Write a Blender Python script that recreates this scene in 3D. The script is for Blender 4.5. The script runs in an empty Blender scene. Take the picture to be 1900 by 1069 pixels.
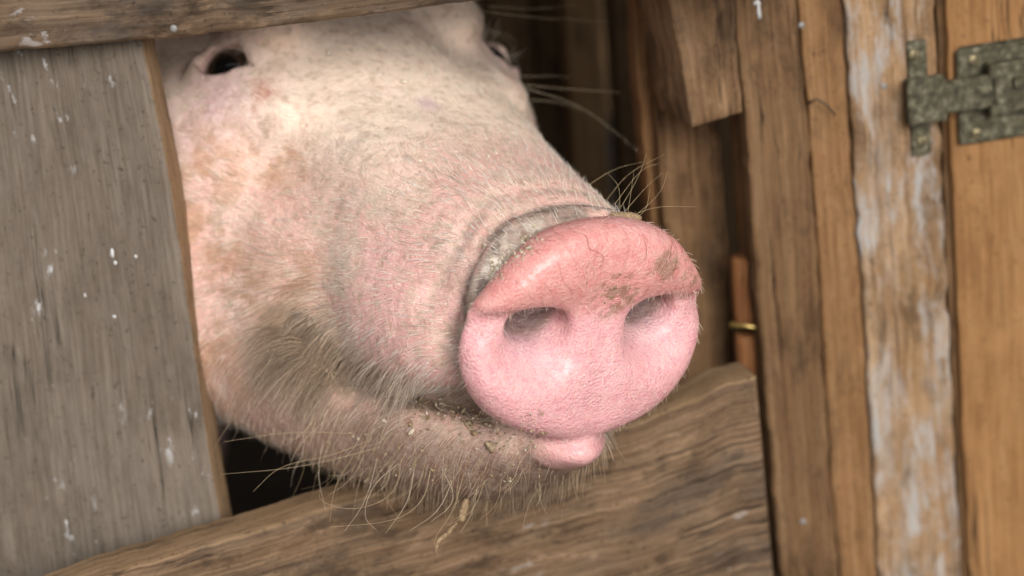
import bpy, bmesh, math, random
import numpy as np
from mathutils import Matrix, Vector

# ------------------------------------------------------------------ camera, sky, sun, exposure
sc = bpy.context.scene
col = sc.collection
PW, PH = 1900.0, 1069.0
SENSOR, FOCAL = 22.3, 50.0
FPX = FOCAL / SENSOR * PW
PITCH, ROLL = math.radians(19.7), math.radians(6.0)
CAM = np.array([0.0, 0.0, 0.84])
X0 = np.array([1.0, 0, 0])
U0 = np.array([0.0, math.sin(PITCH), math.cos(PITCH)])
FW = np.array([0.0, math.cos(PITCH), -math.sin(PITCH)])          # viewing direction
CR = math.cos(ROLL) * X0 - math.sin(ROLL) * U0                     # camera right
CU = math.sin(ROLL) * X0 + math.cos(ROLL) * U0                     # camera up
cd = bpy.data.cameras.new('camera')
cam = bpy.data.objects.new('camera', cd)
col.objects.link(cam)
cam.matrix_world = Matrix(((CR[0], CU[0], -FW[0], CAM[0]), (CR[1], CU[1], -FW[1], CAM[1]),
                           (CR[2], CU[2], -FW[2], CAM[2]), (0, 0, 0, 1)))
cd.sensor_width, cd.lens = SENSOR, FOCAL
cd.clip_start, cd.clip_end = 0.02, 500
cd.dof.use_dof = True
cd.dof.focus_distance = 0.962
cd.dof.aperture_fstop = 3.4
sc.camera = cam

SUN_EL, SUN_AZ = math.radians(28), math.radians(16)               # azimuth measured from behind the camera to its right
w = bpy.data.worlds.new('World')
sc.world = w
w.use_nodes = True
nt = w.node_tree
bg = nt.nodes['Background']
sky = nt.nodes.new('ShaderNodeTexSky')
sky.sky_type = 'NISHITA'
sky.sun_disc = False
sky.sun_elevation = SUN_EL
sky.sun_rotation = math.pi - SUN_AZ
sky.dust_density = 4.0
sky.air_density = 1.0
hs = nt.nodes.new('ShaderNodeHueSaturation')                       # overcast: the cloud sheet takes the blue out of the sky
hs.inputs['Saturation'].default_value = 0.25
nt.links.new(sky.outputs[0], hs.inputs['Color'])
nt.links.new(hs.outputs[0], bg.inputs[0])
bg.inputs[1].default_value = 0.065
sl = bpy.data.lights.new('sun', 'SUN')
sl.energy = 1.5
sl.angle = math.radians(30)
sl.color = (1.0, 0.975, 0.94)
sun = bpy.data.objects.new('sun', sl)
col.objects.link(sun)
sdir = Vector((math.sin(SUN_AZ) * math.cos(SUN_EL), -math.cos(SUN_AZ) * math.cos(SUN_EL), math.sin(SUN_EL)))
sun.rotation_euler = sdir.to_track_quat('Z', 'Y').to_euler()
sun.location = (0, 0, 5)
vs = sc.view_settings
vs.view_transform = 'Standard'
vs.look = 'None'
vs.exposure = 0.92
vs.gamma = 1
vs.use_curve_mapping = False
sc.cycles.use_denoising = True
sc.cycles.max_bounces = 6
sc.cycles.diffuse_bounces = 3
sc.cycles.use_adaptive_sampling = False
sc.cycles.blur_glossy = 1.0
sc.cycles.pixel_filter_type = 'BLACKMAN_HARRIS'
sc.cycles.filter_width = 1.5
sc.cycles.transparent_max_bounces = 8
sc.cycles.sample_clamp_indirect = 8

# ------------------------------------------------------------------ small tools
rng = np.random.default_rng(7)
random.seed(7)


def ray(u, v):
    """direction with unit depth along the viewing axis"""
    return FW + CR * ((u - PW / 2) / FPX) - CU * ((v - PH / 2) / FPX)


def pix(u, v, d):
    return CAM + ray(u, v) * d


def project(P):
    q = P - CAM
    d = q @ FW
    return np.stack([PW / 2 + FPX * (q @ CR) / d, PH / 2 - FPX * (q @ CU) / d, d], -1)


def hash3(i, j, k, s):
    h = (i * 374761393 + j * 668265263 + k * 2147483647 + s * 144665) & 0xFFFFFFFF
    h = ((h ^ (h >> 13)) * 1274126177) & 0xFFFFFFFF
    h = ((h ^ (h >> 16)) * 2246822519) & 0xFFFFFFFF
    return ((h ^ (h >> 15)) & 0xFFFFFF) / float(0xFFFFFF)


def vnoise(P, scale=1.0, seed=0):
    P = np.asarray(P, float) * scale
    i = np.floor(P).astype(np.int64)
    f = P - i
    f = f * f * (3 - 2 * f)
    r = 0
    for a in (0, 1):
        for b in (0, 1):
            for c in (0, 1):
                wgt = (f[:, 0] if a else 1 - f[:, 0]) * (f[:, 1] if b else 1 - f[:, 1]) * (f[:, 2] if c else 1 - f[:, 2])
                r = r + wgt * hash3(i[:, 0] + a, i[:, 1] + b, i[:, 2] + c, seed)
    return r


def fbm(P, scale, seed=0, o=3):
    r, amp, t = 0, 1.0, 0
    for k in range(o):
        r = r + amp * vnoise(P, scale * 2 ** k, seed + k * 17)
        t += amp
        amp *= .5
    return r / t


def sstep(a, b, x):
    t = np.clip((x - a) / (b - a), 0, 1)
    return t * t * (3 - 2 * t)


def tag(o, label=None, cat=None, group=None, kind=None):
    for k, v in (('label', label), ('category', cat), ('group', group), ('kind', kind)):
        if v:
            o[k] = v
    return o


def link_mesh(name, verts, faces, mat, parent=None, smooth=True):
    me = bpy.data.meshes.new(name)
    me.from_pydata([tuple(v) for v in verts], [], [tuple(f) for f in faces])
    me.update()
    if smooth:
        me.polygons.foreach_set('use_smooth', np.ones(len(me.polygons), bool))
    if mat:
        me.materials.append(mat)
    o = bpy.data.objects.new(name, me)
    col.objects.link(o)
    if parent:
        o.parent = parent
        o.matrix_parent_inverse = parent.matrix_world.inverted()
    return o


def empty(name, loc):
    o = bpy.data.objects.new(name, None)
    o.empty_display_size = .05
    o.matrix_world = Matrix.Translation(Vector(loc))
    col.objects.link(o)
    return o


class NT:
    def __init__(s, name):
        s.m = bpy.data.materials.new(name)
        s.m.use_nodes = True
        s.t = s.m.node_tree
        s.b = s.t.nodes['Principled BSDF']

    def n(s, typ, **kw):
        nd = s.t.nodes.new('ShaderNode' + typ)
        for k, v in kw.items():
            setattr(nd, k, v)
        return nd

    def put(s, sock, v):
        if isinstance(v, bpy.types.NodeSocket):
            s.t.links.new(v, sock)
        elif isinstance(v, (tuple, list)) and len(v) == 3 and sock.type == 'RGBA':
            sock.default_value = (*v, 1)
        else:
            sock.default_value = v

    def attr(s, name, out='Color'):
        return s.n('Attribute', attribute_name=name).outputs[out]

    def mapping(s, vec, scale=(1, 1, 1), loc=(0, 0, 0)):
        m = s.n('Mapping')
        s.put(m.inputs['Vector'], vec)
        m.inputs['Scale'].default_value = scale
        m.inputs['Location'].default_value = loc
        return m.outputs[0]

    def noise(s, vec, scale, detail=4, rough=.55, dist=0.0):
        m = s.n('TexNoise')
        s.put(m.inputs['Vector'], vec)
        m.inputs['Scale'].default_value = scale
        m.inputs['Detail'].default_value = detail
        m.inputs['Roughness'].default_value = rough
        m.inputs['Distortion'].default_value = dist
        return m.outputs['Fac']

    def voro(s, vec, scale, feature='F1', out='Distance', rand=1.0):
        m = s.n('TexVoronoi', feature=feature)
        s.put(m.inputs['Vector'], vec)
        m.inputs['Scale'].default_value = scale
        m.inputs['Randomness'].default_value = rand
        return m.outputs[out]

    def rng(s, v, a, b, c=0.0, d=1.0, smooth=False):
        m = s.n('MapRange', interpolation_type='SMOOTHSTEP' if smooth else 'LINEAR')
        s.put(m.inputs[0], v)
        for k, x in zip((1, 2, 3, 4), (a, b, c, d)):
            m.inputs[k].default_value = x
        return m.outputs[0]

    def math(s, op, a, b=0.0):
        m = s.n('Math', operation=op)
        s.put(m.inputs[0], a)
        s.put(m.inputs[1], b)
        return m.outputs[0]

    def mix(s, f, a, b, mode='MIX'):
        m = s.n('Mix', data_type='RGBA', blend_type=mode)
        s.put(m.inputs[0], f)
        s.put(m.inputs[6], a)
        s.put(m.inputs[7], b)
        return m.outputs[2]

    def ramp(s, f, stops):
        m = s.n('ValToRGB')
        e = m.color_ramp.elements
        while len(e) < len(stops):
            e.new(.5)
        for k, (p, c) in zip(e, stops):
            k.position = p
            k.color = (*c, 1)
        s.put(m.inputs[0], f)
        return m.outputs[0]

    def bump(s, h, strength, dist, normal=None):
        m = s.n('Bump')
        s.put(m.inputs['Height'], h)
        m.inputs['Strength'].default_value = strength
        m.inputs['Distance'].default_value = dist
        if normal:
            s.put(m.inputs['Normal'], normal)
        return m.outputs[0]

    def out(s, **kw):
        for k, v in kw.items():
            s.put(s.b.inputs[k.replace('_', ' ')], v)
        return s.m


# ------------------------------------------------------------------ wood
def wood(name, dark, mid, light, grain=1.0, grey=0.0, greyc=(.30, .285, .265), fleck=0.0, paint=0.0, paintc=(.50, .50, .49),
         stain=.4, saw=0.0, rough=.75, along=7.0, bumpy=1.0, moss=0.0, mottle=.5, rings=.12):
    s = NT(name)
    g = s.attr('gc', 'Vector')
    fine = s.noise(s.mapping(g, (along * 2.2, 620 * grain, 200)), 1.0, 5, .65, .15)
    streak = s.noise(s.mapping(g, (along * 1.3, 210 * grain, 90)), 1.0, 6, .68, .12)
    broad = s.noise(s.mapping(g, (along * .35, 26 * grain, 20)), 1.0, 3, .5, .6)
    mot = s.noise(s.mapping(g, (.45, 1, 1)), 85, 9, .72, .1)
    blot = s.noise(g, 17, 6, .62)
    v = s.math('ADD', s.math('ADD', s.math('MULTIPLY', fine, .42), s.math('MULTIPLY', streak, .25)), s.math('MULTIPLY', mot, .33))
    c = s.ramp(v, [(.40, dark), (.5, mid), (.60, light)])
    ring = s.math('PINGPONG', s.math('MULTIPLY', s.math('ADD', broad, s.math('MULTIPLY', streak, .12)), 11.0), .5)
    c = s.mix(s.rng(ring, .34, .5, 0, rings, True), c, tuple(x * .5 for x in dark))
    c = s.mix(s.rng(mot, .50, .70, 0, mottle, True), c, tuple(x * .42 for x in dark))
    c = s.mix(s.rng(mot, .46, .30, 0, mottle * .8, True), c, tuple(min(1, x * 1.3) for x in light))
    smu = s.noise(s.mapping(g, (.5, 1, 1), (6, 3, 2)), 38, 9, .74, .1)
    c = s.mix(s.rng(smu, .50, .64, 0, min(1, mottle * 1.2), True), c, tuple(x * .38 for x in mid))
    c = s.mix(s.rng(smu, .44, .32, 0, mottle * .8, True), c, tuple(min(1, x * 1.35) for x in light))
    st = s.rng(s.noise(s.mapping(g, (.55, 1.3, 1), (3, 7, 1)), 26, 8, .7), .50, .66, 0, stain, True)
    c = s.mix(st, c, tuple(x * .30 for x in dark))
    c = s.mix(s.rng(blot, .54, .72, 0, .35, True), c, tuple(min(1, x * 1.2) for x in light))
    if grey > 0:
        gm = s.rng(s.noise(s.mapping(g, (.5, 1.6, 1), (9, 2, 4)), 22, 7, .66), .56 - grey * .4, .78 - grey * .4, 0, 1, True)
        gv = s.mix(s.rng(v, .36, .64), tuple(x * .5 for x in greyc), tuple(x * 1.45 for x in greyc))
        c = s.mix(s.math('MULTIPLY', gm, min(1, grey * 1.15)), c, gv)
    cn = s.noise(s.mapping(g, (2.2, 75 * grain, 9), (4, 1, 0)), 1.0, 4, .6, .05)
    ck = s.rng(s.math('ABSOLUTE', s.math('SUBTRACT', cn, .5)), .0, .012, 1, 0, True)
    ck = s.math('MULTIPLY', ck, s.rng(s.noise(s.mapping(g, (.5, 1, 1), (2, 6, 0)), 20, 3, .5), .5, .6, 0, .85, True))
    c = s.mix(ck, c, tuple(x * .18 for x in dark))
    knots = s.voro(s.mapping(g, (.35, 1, 1), (1.3, .4, 0)), 30)
    c = s.mix(s.rng(knots, .015, .10, .5, 0, True), c, tuple(x * .3 for x in dark))
    c = s.mix(s.rng(s.noise(g, 420, 3, .6), .60, .72, 0, .6, True), c, tuple(x * .22 for x in dark))
    if paint > 0:
        p1 = s.noise(s.mapping(g, (.30, 1, 1), (5, 5, 0)), 70, 9, .74, .3)
        pm = s.rng(p1, .60 - paint * .2, .74 - paint * .2, 0, .8, True)
        pm = s.math('MULTIPLY', pm, s.rng(streak, .34, .56, .15, 1))
        pm = s.math('MULTIPLY', pm, s.rng(mot, .62, .45, .3, 1))
        c = s.mix(pm, c, s.mix(s.rng(mot, .35, .65), tuple(x * .62 for x in paintc), paintc))
    if fleck > 0:
        f1 = s.rng(s.noise(s.mapping(g, (.5, 1, 1), (1, 8, 0)), 150, 4, .62), .615, .69, 0, 1, True)
        f2 = s.rng(s.noise(g, 15, 3, .55), .48, .64, 0, fleck * 1.6, True)
        c = s.mix(s.math('MULTIPLY', f1, f2), c, (.46, .46, .46))
    if moss > 0:
        c = s.mix(s.rng(s.noise(g, 40, 5, .65), .56, .68, 0, moss, True), c, (.06, .07, .035))
    h = s.math('ADD', s.math('ADD', s.math('MULTIPLY', fine, .5), s.math('MULTIPLY', streak, .7)), s.math('MULTIPLY', mot, .6))
    if saw > 0:
        sw = s.noise(s.mapping(g, (along * 1.2, 380, 50), (2, 2, 0)), 1.0, 3, .6, .1)
        sm_ = s.math('MULTIPLY', s.rng(sw, .52, .60, 0, saw, True), s.rng(blot, .38, .55))
        c = s.mix(sm_, c, tuple(x * .40 for x in dark))
        h = s.math('SUBTRACT', h, s.math('MULTIPLY', sm_, .9))
    h = s.math('SUBTRACT', h, s.math('MULTIPLY', ck, 1.2))
    n1 = s.bump(h, .6 * bumpy, .0006)
    return s.out(Base_Color=c, Roughness=s.rng(fine, .3, .7, rough + .1, rough - .1), Normal=n1, Specular_IOR_Level=.2)


W_GREY = wood('weathered_grey_wood', (.092, .069, .05), (.128, .1, .076), (.168, .135, .106), grey=.42,
              greyc=(.136, .112, .09), fleck=.55, stain=.14, along=16, rings=.0, mottle=.24, bumpy=.5)
W_RAIL = wood('weathered_brown_wood', (.045, .026, .014), (.1, .063, .037), (.19, .125, .076), grey=.35, greyc=(.125, .106, .09), stain=.85, fleck=.3, mottle=.8, along=6)
W_LOW = wood('rough_sawn_wood', (.072, .041, .022), (.148, .09, .05), (.225, .148, .09), grey=.28, greyc=(.135, .108, .085), stain=.6, saw=.5, along=7, mottle=.8, rings=.0, bumpy=.8, fleck=.25)
W_POST = wood('brown_post_wood', (.07, .034, .014), (.135, .073, .033), (.2, .12, .06), grey=.1, greyc=(.17, .135, .1), stain=.6, along=5, mottle=.6)
W_STRIP = wood('orange_strip_wood', (.105, .05, .019), (.195, .1, .042), (.26, .15, .07), stain=.45, along=5, mottle=.5)
W_PALE = wood('flaking_painted_wood', (.14, .075, .034), (.25, .145, .07), (.33, .22, .13), paint=.72, paintc=(.45, .45, .44), grey=.25, greyc=(.27, .23, .19), stain=.5, along=6, mottle=.7)
W_DOOR = wood('orange_door_wood', (.165, .078, .028), (.245, .122, .046), (.29, .158, .068), grain=.8, stain=.1, along=9, bumpy=.4, mottle=.14, rings=.08)
W_BLOCK = wood('rough_block_wood', (.08, .042, .019), (.165, .094, .047), (.25, .155, .088), grey=.12, greyc=(.18, .145, .11), stain=.7, grain=.6, mottle=.7, along=6)
W_EDGE = wood('raw_edge_wood', (.12, .07, .034), (.19, .12, .065), (.26, .175, .105), stain=.4, mottle=.5, along=6)
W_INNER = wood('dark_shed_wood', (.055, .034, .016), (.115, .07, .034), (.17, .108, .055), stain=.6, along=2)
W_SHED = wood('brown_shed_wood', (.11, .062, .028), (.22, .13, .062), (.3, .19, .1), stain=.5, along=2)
W_DOWEL = wood('reddish_dowel_wood', (.14, .056, .02), (.22, .09, .034), (.27, .125, .052), stain=.25, mottle=.2)


class Plane:
    """upright plane through the point seen at (u, v) at the given depth, turned by yaw degrees about the vertical"""

    def __init__(s, u, v, depth, yaw=0.0, lean=0.0):
        s.p = pix(u, v, depth)
        a, b = math.radians(yaw), math.radians(lean)
        s.n = np.array([-math.sin(a) * math.cos(b), -math.cos(a) * math.cos(b), math.sin(b)])

    def at(s, u, v, off=0.0):
        d = ray(u, v)
        t = ((s.p + s.n * off - CAM) @ s.n) / (d @ s.n)
        return CAM + d * t


def resample(poly, n):
    poly = np.array(poly, float)
    seg = np.r_[0, np.cumsum(np.linalg.norm(np.diff(poly, axis=0), axis=1))]
    t = np.linspace(0, seg[-1], n)
    return np.stack([np.interp(t, seg, poly[:, k]) for k in range(poly.shape[1])], 1)


board_count = 0


def board(name, A, B, plane, thick, mat, parent, nl=60, nw=12, jag=.0008, bevel=.0018, warp=.0008, off=0.0, label=None, world=False,
          jagA=None, jagB=None, edge=None, edgeA=None):
    """a plank between two long edges A and B (pixel polylines on the plane, or world points), given real thickness"""
    global board_count
    board_count += 1
    sd = board_count * 31
    if world:
        a3, b3 = resample(A, nl), resample(B, nl)
        nrm = plane
    else:
        a3 = resample([plane.at(u, v, off) for u, v in A], nl)
        b3 = resample([plane.at(u, v, off) for u, v in B], nl)
        nrm = plane.n
    L = np.linalg.norm(a3[-1] - a3[0])
    tl = np.linspace(0, L, nl)
    wdir = (b3 - a3)
    wid = np.linalg.norm(wdir, axis=1).mean()
    wdir = wdir / np.linalg.norm(wdir, axis=1)[:, None]
    q = np.stack([tl, np.full(nl, sd * 1.7), np.zeros(nl)], 1)
    e1 = (fbm(q, 110, sd, 4) - .5) * 1.6
    e2 = (fbm(q, 110, sd + 5, 4) - .5) * 1.6
    a3 = a3 + wdir * (e1 * 2.2 * (jag if jagA is None else jagA))[:, None]
    b3 = b3 + wdir * (e2 * 2.2 * (jag if jagB is None else jagB))[:, None]
    bw = min(.12, bevel / wid)
    ss = np.r_[0, bw * .35, bw, np.linspace(bw, 1 - bw, nw)[1:-1], 1 - bw, 1 - bw * .35, 1]
    push = np.r_[1, .35, 0, np.zeros(nw - 2), 0, .35, 1] * bevel
    lp = np.zeros(nl)
    lp[0] = lp[-1] = 1
    V, G = [], []
    m = len(ss)
    for s_, pu in zip(ss, push):
        P = a3 * (1 - s_) + b3 * s_
        q = np.stack([tl, np.full(nl, s_ * wid), np.full(nl, sd * .37)], 1)
        hgt = (fbm(q * np.array([.35, 1, 1]), 60, sd + 3, 3) - .5) * 2 * warp * .3
        dep = np.maximum(pu, lp * bevel)
        V.append(P + nrm * (hgt - dep)[:, None])
        G.append(np.stack([tl, np.full(nl, s_ * wid), np.full(nl, 0.0)], 1))
    for s_ in (1.0, 0.0):
        P = a3 * (1 - s_) + b3 * s_
        V.append(P - nrm * thick)
        G.append(np.stack([tl, np.full(nl, s_ * wid + (thick if s_ else -thick)), np.full(nl, thick)], 1))
    V, G = np.array(V), np.array(G)          # (m+2, nl, 3): a closed ring of rows
    M = m + 2
    F = []
    for r in range(M):
        r2 = (r + 1) % M
        for k in range(nl - 1):
            F.append((r * nl + k, r * nl + k + 1, r2 * nl + k + 1, r2 * nl + k))
    F.append([r * nl for r in range(M)])
    F.append([r * nl + nl - 1 for r in range(M)][::-1])
    o = link_mesh(name, V.reshape(-1, 3), F, mat, parent, smooth=True)
    me = o.data
    at = me.attributes.new('gc', 'FLOAT_VECTOR', 'POINT')
    gg = G.reshape(-1, 3) + np.array([sd * .173, sd * .091, sd * .013])
    at.data.foreach_set('vector', gg.astype(np.float32).ravel())
    bm = bmesh.new()
    bm.from_mesh(me)
    bmesh.ops.recalc_face_normals(bm, faces=bm.faces)
    bm.to_mesh(me)
    bm.free()
    me.set_sharp_from_angle(angle=math.radians(38))
    if edge:
        me.materials.append(edge)
        for r in (m - 2, m - 1, m):
            for k in range(nl - 1):
                me.polygons[r * (nl - 1) + k].material_index = 1
    if edgeA:
        me.materials.append(edgeA)
        for r in (M - 1, 0, 1):
            for k in range(nl - 1):
                me.polygons[r * (nl - 1) + k].material_index = len(me.materials) - 1
    if label:
        o['label'] = label
    return o


def box(name, c, ax, half, mat, parent=None, bevel=.001, seg=2):
    """bevelled box: centre, three axes, half sizes; carries gc as well"""
    bm = bmesh.new()
    bmesh.ops.create_cube(bm, size=2)
    for v in bm.verts:
        v.co = Vector([v.co[k] * half[k] for k in range(3)])
    if bevel > 0:
        bmesh.ops.bevel(bm, geom=list(bm.edges), offset=bevel, segments=seg, affect='EDGES')
    loc = np.array([v.co[:] for v in bm.verts])
    me = bpy.data.meshes.new(name)
    R = np.array(ax)
    for v in bm.verts:
        v.co = Vector(np.array(v.co[:]) @ R + c)
    bmesh.ops.recalc_face_normals(bm, faces=bm.faces)
    bm.to_mesh(me)
    bm.free()
    at = me.attributes.new('gc', 'FLOAT_VECTOR', 'POINT')
    at.data.foreach_set('vector', (loc + np.array(c) * 3.1).astype(np.float32).ravel())
    me.materials.append(mat)
    o = bpy.data.objects.new(name, me)
    col.objects.link(o)
    if parent:
        o.parent = parent
        o.matrix_parent_inverse = parent.matrix_world.inverted()
    return o

# ------------------------------------------------------------------ ground
def dirt():
    s = NT('trodden_dirt')
    co = s.n('TexCoord').outputs['Object']
    n = s.noise(co, 9, 8, .65)
    c = s.ramp(n, [(.3, (.016, .011, .007)), (.55, (.035, .025, .016)), (.75, (.07, .052, .035))])
    return s.out(Base_Color=c, Roughness=.95, Normal=s.bump(n, .8, .02))


g = link_mesh('ground', [(-150, -150, 0), (150, -150, 0), (150, 150, 0), (-150, 150, 0)], [(0, 1, 2, 3)], dirt(), smooth=False)
g['kind'] = 'structure'

# ------------------------------------------------------------------ pen wall (all nailed together: one thing)
P_RAIL = Plane(400, 40, 1.0, 2, 4)
P_LEFT = Plane(250, 500, 1.044, 9, 7)
P_LOW = Plane(900, 960, 1.068, -16)
P_RIGHT = Plane(1450, 500, 1.125, -8)
P_BLOCK = Plane(1310, 120, 1.078, -17)
P_IN = Plane(1300, 450, 1.165, -8)
base = P_LEFT.at(400, 900)
wall = tag(empty('board_fence', (base[0], base[1], 0)), 'weathered wooden fence of nailed boards with a gap round the pig head', 'fence')
board('rail', [(-500, -205), (700, -235), (1490, -290)], [(-500, 148), (0, 96), (330, 70), (620, 36), (880, 2), (1300, -30), (1490, -46)],
      P_RAIL, .014, W_RAIL, wall, nl=220, nw=26, jag=.0005, bevel=.0016, warp=.001, edge=W_EDGE, label='rough brown top rail')
board('board', [(-160, -120), (-80, 600), (20, 1500)], [(236, -120), (266, 90), (315, 330), (352, 580), (388, 840), (418, 1010), (490, 1500)],
      P_LEFT, .018, W_GREY, wall, nl=200, nw=40, jag=.00025, bevel=.0012, warp=.0007, edge=W_EDGE, label='wide weathered grey upright board with white splashes')
board('board', [(-160, 1195), (200, 1066), (330, 1026), (520, 972), (650, 931), (790, 893), (930, 850), (1060, 815), (1180, 785), (1262, 752), (1300, 738), (1345, 712), (1405, 699)],
      [(-160, 2000), (1490, 1680)], P_LOW, .022, W_LOW, wall, nl=240, nw=40, jagA=.0006, jagB=.001, edgeA=W_EDGE, bevel=.0014, warp=.0012,
      label='rough sawn lower board sloping up to the post')
board('post', [(1352, -400), (1362, 0), (1385, 250), (1401, 500), (1417, 700), (1447, 1069), (1490, 1600)],
      [(1450, -400), (1479, 0), (1501, 250), (1519, 500), (1541, 880), (1558, 1069), (1590, 1600)],
      P_RIGHT, .032, W_POST, wall, nl=160, nw=14, jag=.0007, bevel=.0012, off=.002, label='brown upright post with a worn patch')
board('strip', [(1462, -400), (1481, 0), (1503, 250), (1521, 500), (1543, 880), (1560, 1069), (1590, 1600)],
      [(1538, -400), (1562, 0), (1580, 300), (1601, 560), (1620, 900), (1629, 1069), (1660, 1600)],
      P_RIGHT, .024, W_STRIP, wall, nl=160, nw=10, jag=.0005, bevel=.0012, off=-.003, label='orange brown strip beside the post')
board('plank', [(1542, -400), (1566, 0), (1584, 300), (1604, 560), (1623, 900), (1632, 1069), (1660, 1600)],
      [(1712, -400), (1733, 0), (1745, 200), (1756, 500), (1768, 760), (1783, 1069), (1805, 1600)],
      P_RIGHT, .024, W_PALE, wall, nl=160, nw=18, jag=.0009, bevel=.0014, off=.0005, label='pale plank with flaking grey white paint')
board('block', [(1225, -300), (1241, 0), (1262, 110), (1286, 237)], [(1330, -300), (1362, 0), (1371, 110), (1379, 208)],
      P_BLOCK, .042, W_BLOCK, wall, nl=60, nw=16, jag=.0007, bevel=.0011, warp=.0014, label='short rough block hanging beside the post')
board('plank', [(1195, -300), (1208, 100), (1222, 300), (1245, 560), (1262, 780), (1275, 1000)],
      [(1310, -300), (1325, 100), (1340, 300), (1358, 560), (1372, 780), (1380, 1000)],
      P_IN, .02, W_POST, wall, nl=120, nw=12, jag=.0006, bevel=.0009, label='recessed plank under the hanging block')
board('plank', [(1165, -300), (1180, 100), (1198, 300), (1225, 600), (1240, 1000)], [(1196, -300), (1208, 100), (1222, 300), (1247, 600), (1260, 1000)],
      P_IN, .02, W_STRIP, wall, nl=80, nw=8, jag=.0005, bevel=.0009, off=-.012, label='thin edge strip behind the recessed plank')
# the rest of this wall, outside the picture
for k in range(5):
    a, b = -900 + k * 152, -755 + k * 152
    board('board', [(a - 40, -420), (a + 70, 1500)], [(b - 40, -420), (b + 70, 1500)], P_LEFT, .02, W_GREY, wall, nl=16, nw=4, off=-.001 * (k % 2))
for k in range(4):
    v = -250 - k * 300
    board('board', [(-900, v - 270), (2900, v - 520)], [(-900, v + 60), (2900, v - 150)], P_RAIL, .02, W_RAIL, wall, nl=30, nw=6, off=-.026 - .012 * (k % 2))
for k in range(2):
    board('board', [(-400, 2010 + k * 500), (1490, 1690 + k * 500)], [(-400, 2500 + k * 500), (1490, 2180 + k * 500)], P_LOW, .02, W_LOW, wall, nl=20, nw=5, off=-.002 * k)

mpp0 = 1.06 / FPX
nail_m = NT('nail_head').out(Base_Color=(.2, .19, .18), Metallic=.2, Roughness=.55)
brass_m = NT('brass_pin').out(Base_Color=(.5, .36, .12), Metallic=.8, Roughness=.35)


def disc_head(name, c, n, r, h, mat, parent, seg=14):
    bm = bmesh.new()
    z = Vector(n).normalized()
    bmesh.ops.create_uvsphere(bm, u_segments=seg, v_segments=8, radius=1)
    q = z.to_track_quat('Z', 'Y').to_matrix()
    for v in bm.verts:
        v.co = q @ Vector((v.co.x * r, v.co.y * r, v.co.z * h)) + Vector(c)
    me = bpy.data.meshes.new(name)
    bm.to_mesh(me)
    bm.free()
    me.polygons.foreach_set('use_smooth', np.ones(len(me.polygons), bool))
    me.materials.append(mat)
    o = bpy.data.objects.new(name, me)
    col.objects.link(o)
    o.parent = parent
    o.matrix_parent_inverse = parent.matrix_world.inverted()
    return o


def tube(name, pts, radii, mat, parent=None, seg=14, caps=True):
    pts = np.array(pts, float)
    V, F = [], []
    t0 = pts[1] - pts[0]
    up = np.array([0, 0, 1.0]) if abs(t0[2]) < .8 * np.linalg.norm(t0) else np.array([1.0, 0, 0])
    for i, p in enumerate(pts):
        t = pts[min(i + 1, len(pts) - 1)] - pts[max(i - 1, 0)]
        t = t / np.linalg.norm(t)
        a = np.cross(t, up)
        a /= np.linalg.norm(a)
        b = np.cross(t, a)
        for k in range(seg):
            th = 2 * math.pi * k / seg
            V.append(p + (a * math.cos(th) + b * math.sin(th)) * radii[i])
    n = len(pts)
    for i in range(n - 1):
        for k in range(seg):
            k2 = (k + 1) % seg
            F.append((i * seg + k, i * seg + k2, (i + 1) * seg + k2, (i + 1) * seg + k))
    if caps:
        F.append(list(range(seg))[::-1])
        F.append([(n - 1) * seg + k for k in range(seg)])
    o = link_mesh(name, V, F, mat, parent)
    at = o.data.attributes.new('gc', 'FLOAT_VECTOR', 'POINT')
    V = np.array(V)
    at.data.foreach_set('vector', np.stack([V[:, 2], V[:, 0], V[:, 1]], 1).astype(np.float32).ravel())
    return o


for u, v, P, off in ((322, 53, P_RAIL, 0), (1487, 47, P_RIGHT, 0), (1490, 968, P_RIGHT, .002), (1640, 160, P_RIGHT, .0005)):
    disc_head('nail', P.at(u, v, off), P.n, .0017, .0007, nail_m, wall)

tube('bent_nail', [P_RIGHT.at(1499, 192, .001), P_RIGHT.at(1515, 184, .004), P_RIGHT.at(1535, 196, .004), P_RIGHT.at(1549, 213, .002)], [.0007, .0006, .0006, .0005],
     NT('rusty_wire').out(Base_Color=(.06, .035, .02), Roughness=.8), wall, 8)
chalk = NT('white_splash').out(Base_Color=(.5, .5, .49), Roughness=.9)
for u, v, hw, hh in ((1408, 22, 4, 19), (1405, 6, 7, 5), (208, 470, 4, 9), (214, 488, 3, 4), (252, 476, 3, 3), (212, 588, 4, 3), (158, 548, 2, 4)):
    Pl = P_RIGHT if u > 900 else P_LEFT
    c_ = Pl.at(u, v, .0022 if u > 900 else .0)
    hx = np.cross(np.array([0, 0, 1.0]), Pl.n)
    hx /= np.linalg.norm(hx)
    hz = np.cross(Pl.n, hx)
    th_ = np.linspace(0, 2 * math.pi, 15)[:-1]
    k_ = .7 + .6 * np.array([random.random() for _ in th_])
    ring_ = [c_ + (hx * math.cos(t_) * hw * k2 + hz * math.sin(t_) * hh * k2) * mpp0 + Pl.n * .0003 for t_, k2 in zip(th_, k_)]
    back_ = [p_ - Pl.n * .002 for p_ in ring_]
    nn_ = len(ring_)
    link_mesh('splash', ring_ + back_ + [c_ + Pl.n * .0009], [(i_, (i_ + 1) % nn_, 2 * nn_) for i_ in range(nn_)] + [(i_, i_ + nn_, (i_ + 1) % nn_ + nn_, (i_ + 1) % nn_) for i_ in range(nn_)], chalk, wall)

# dowel with a brass pin hanging in the gap beside the post
dw = tag(empty('dowel', P_RIGHT.at(1388, 690, -.022)), 'reddish wooden dowel with a brass pin wedged beside the post', 'dowel')


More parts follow.
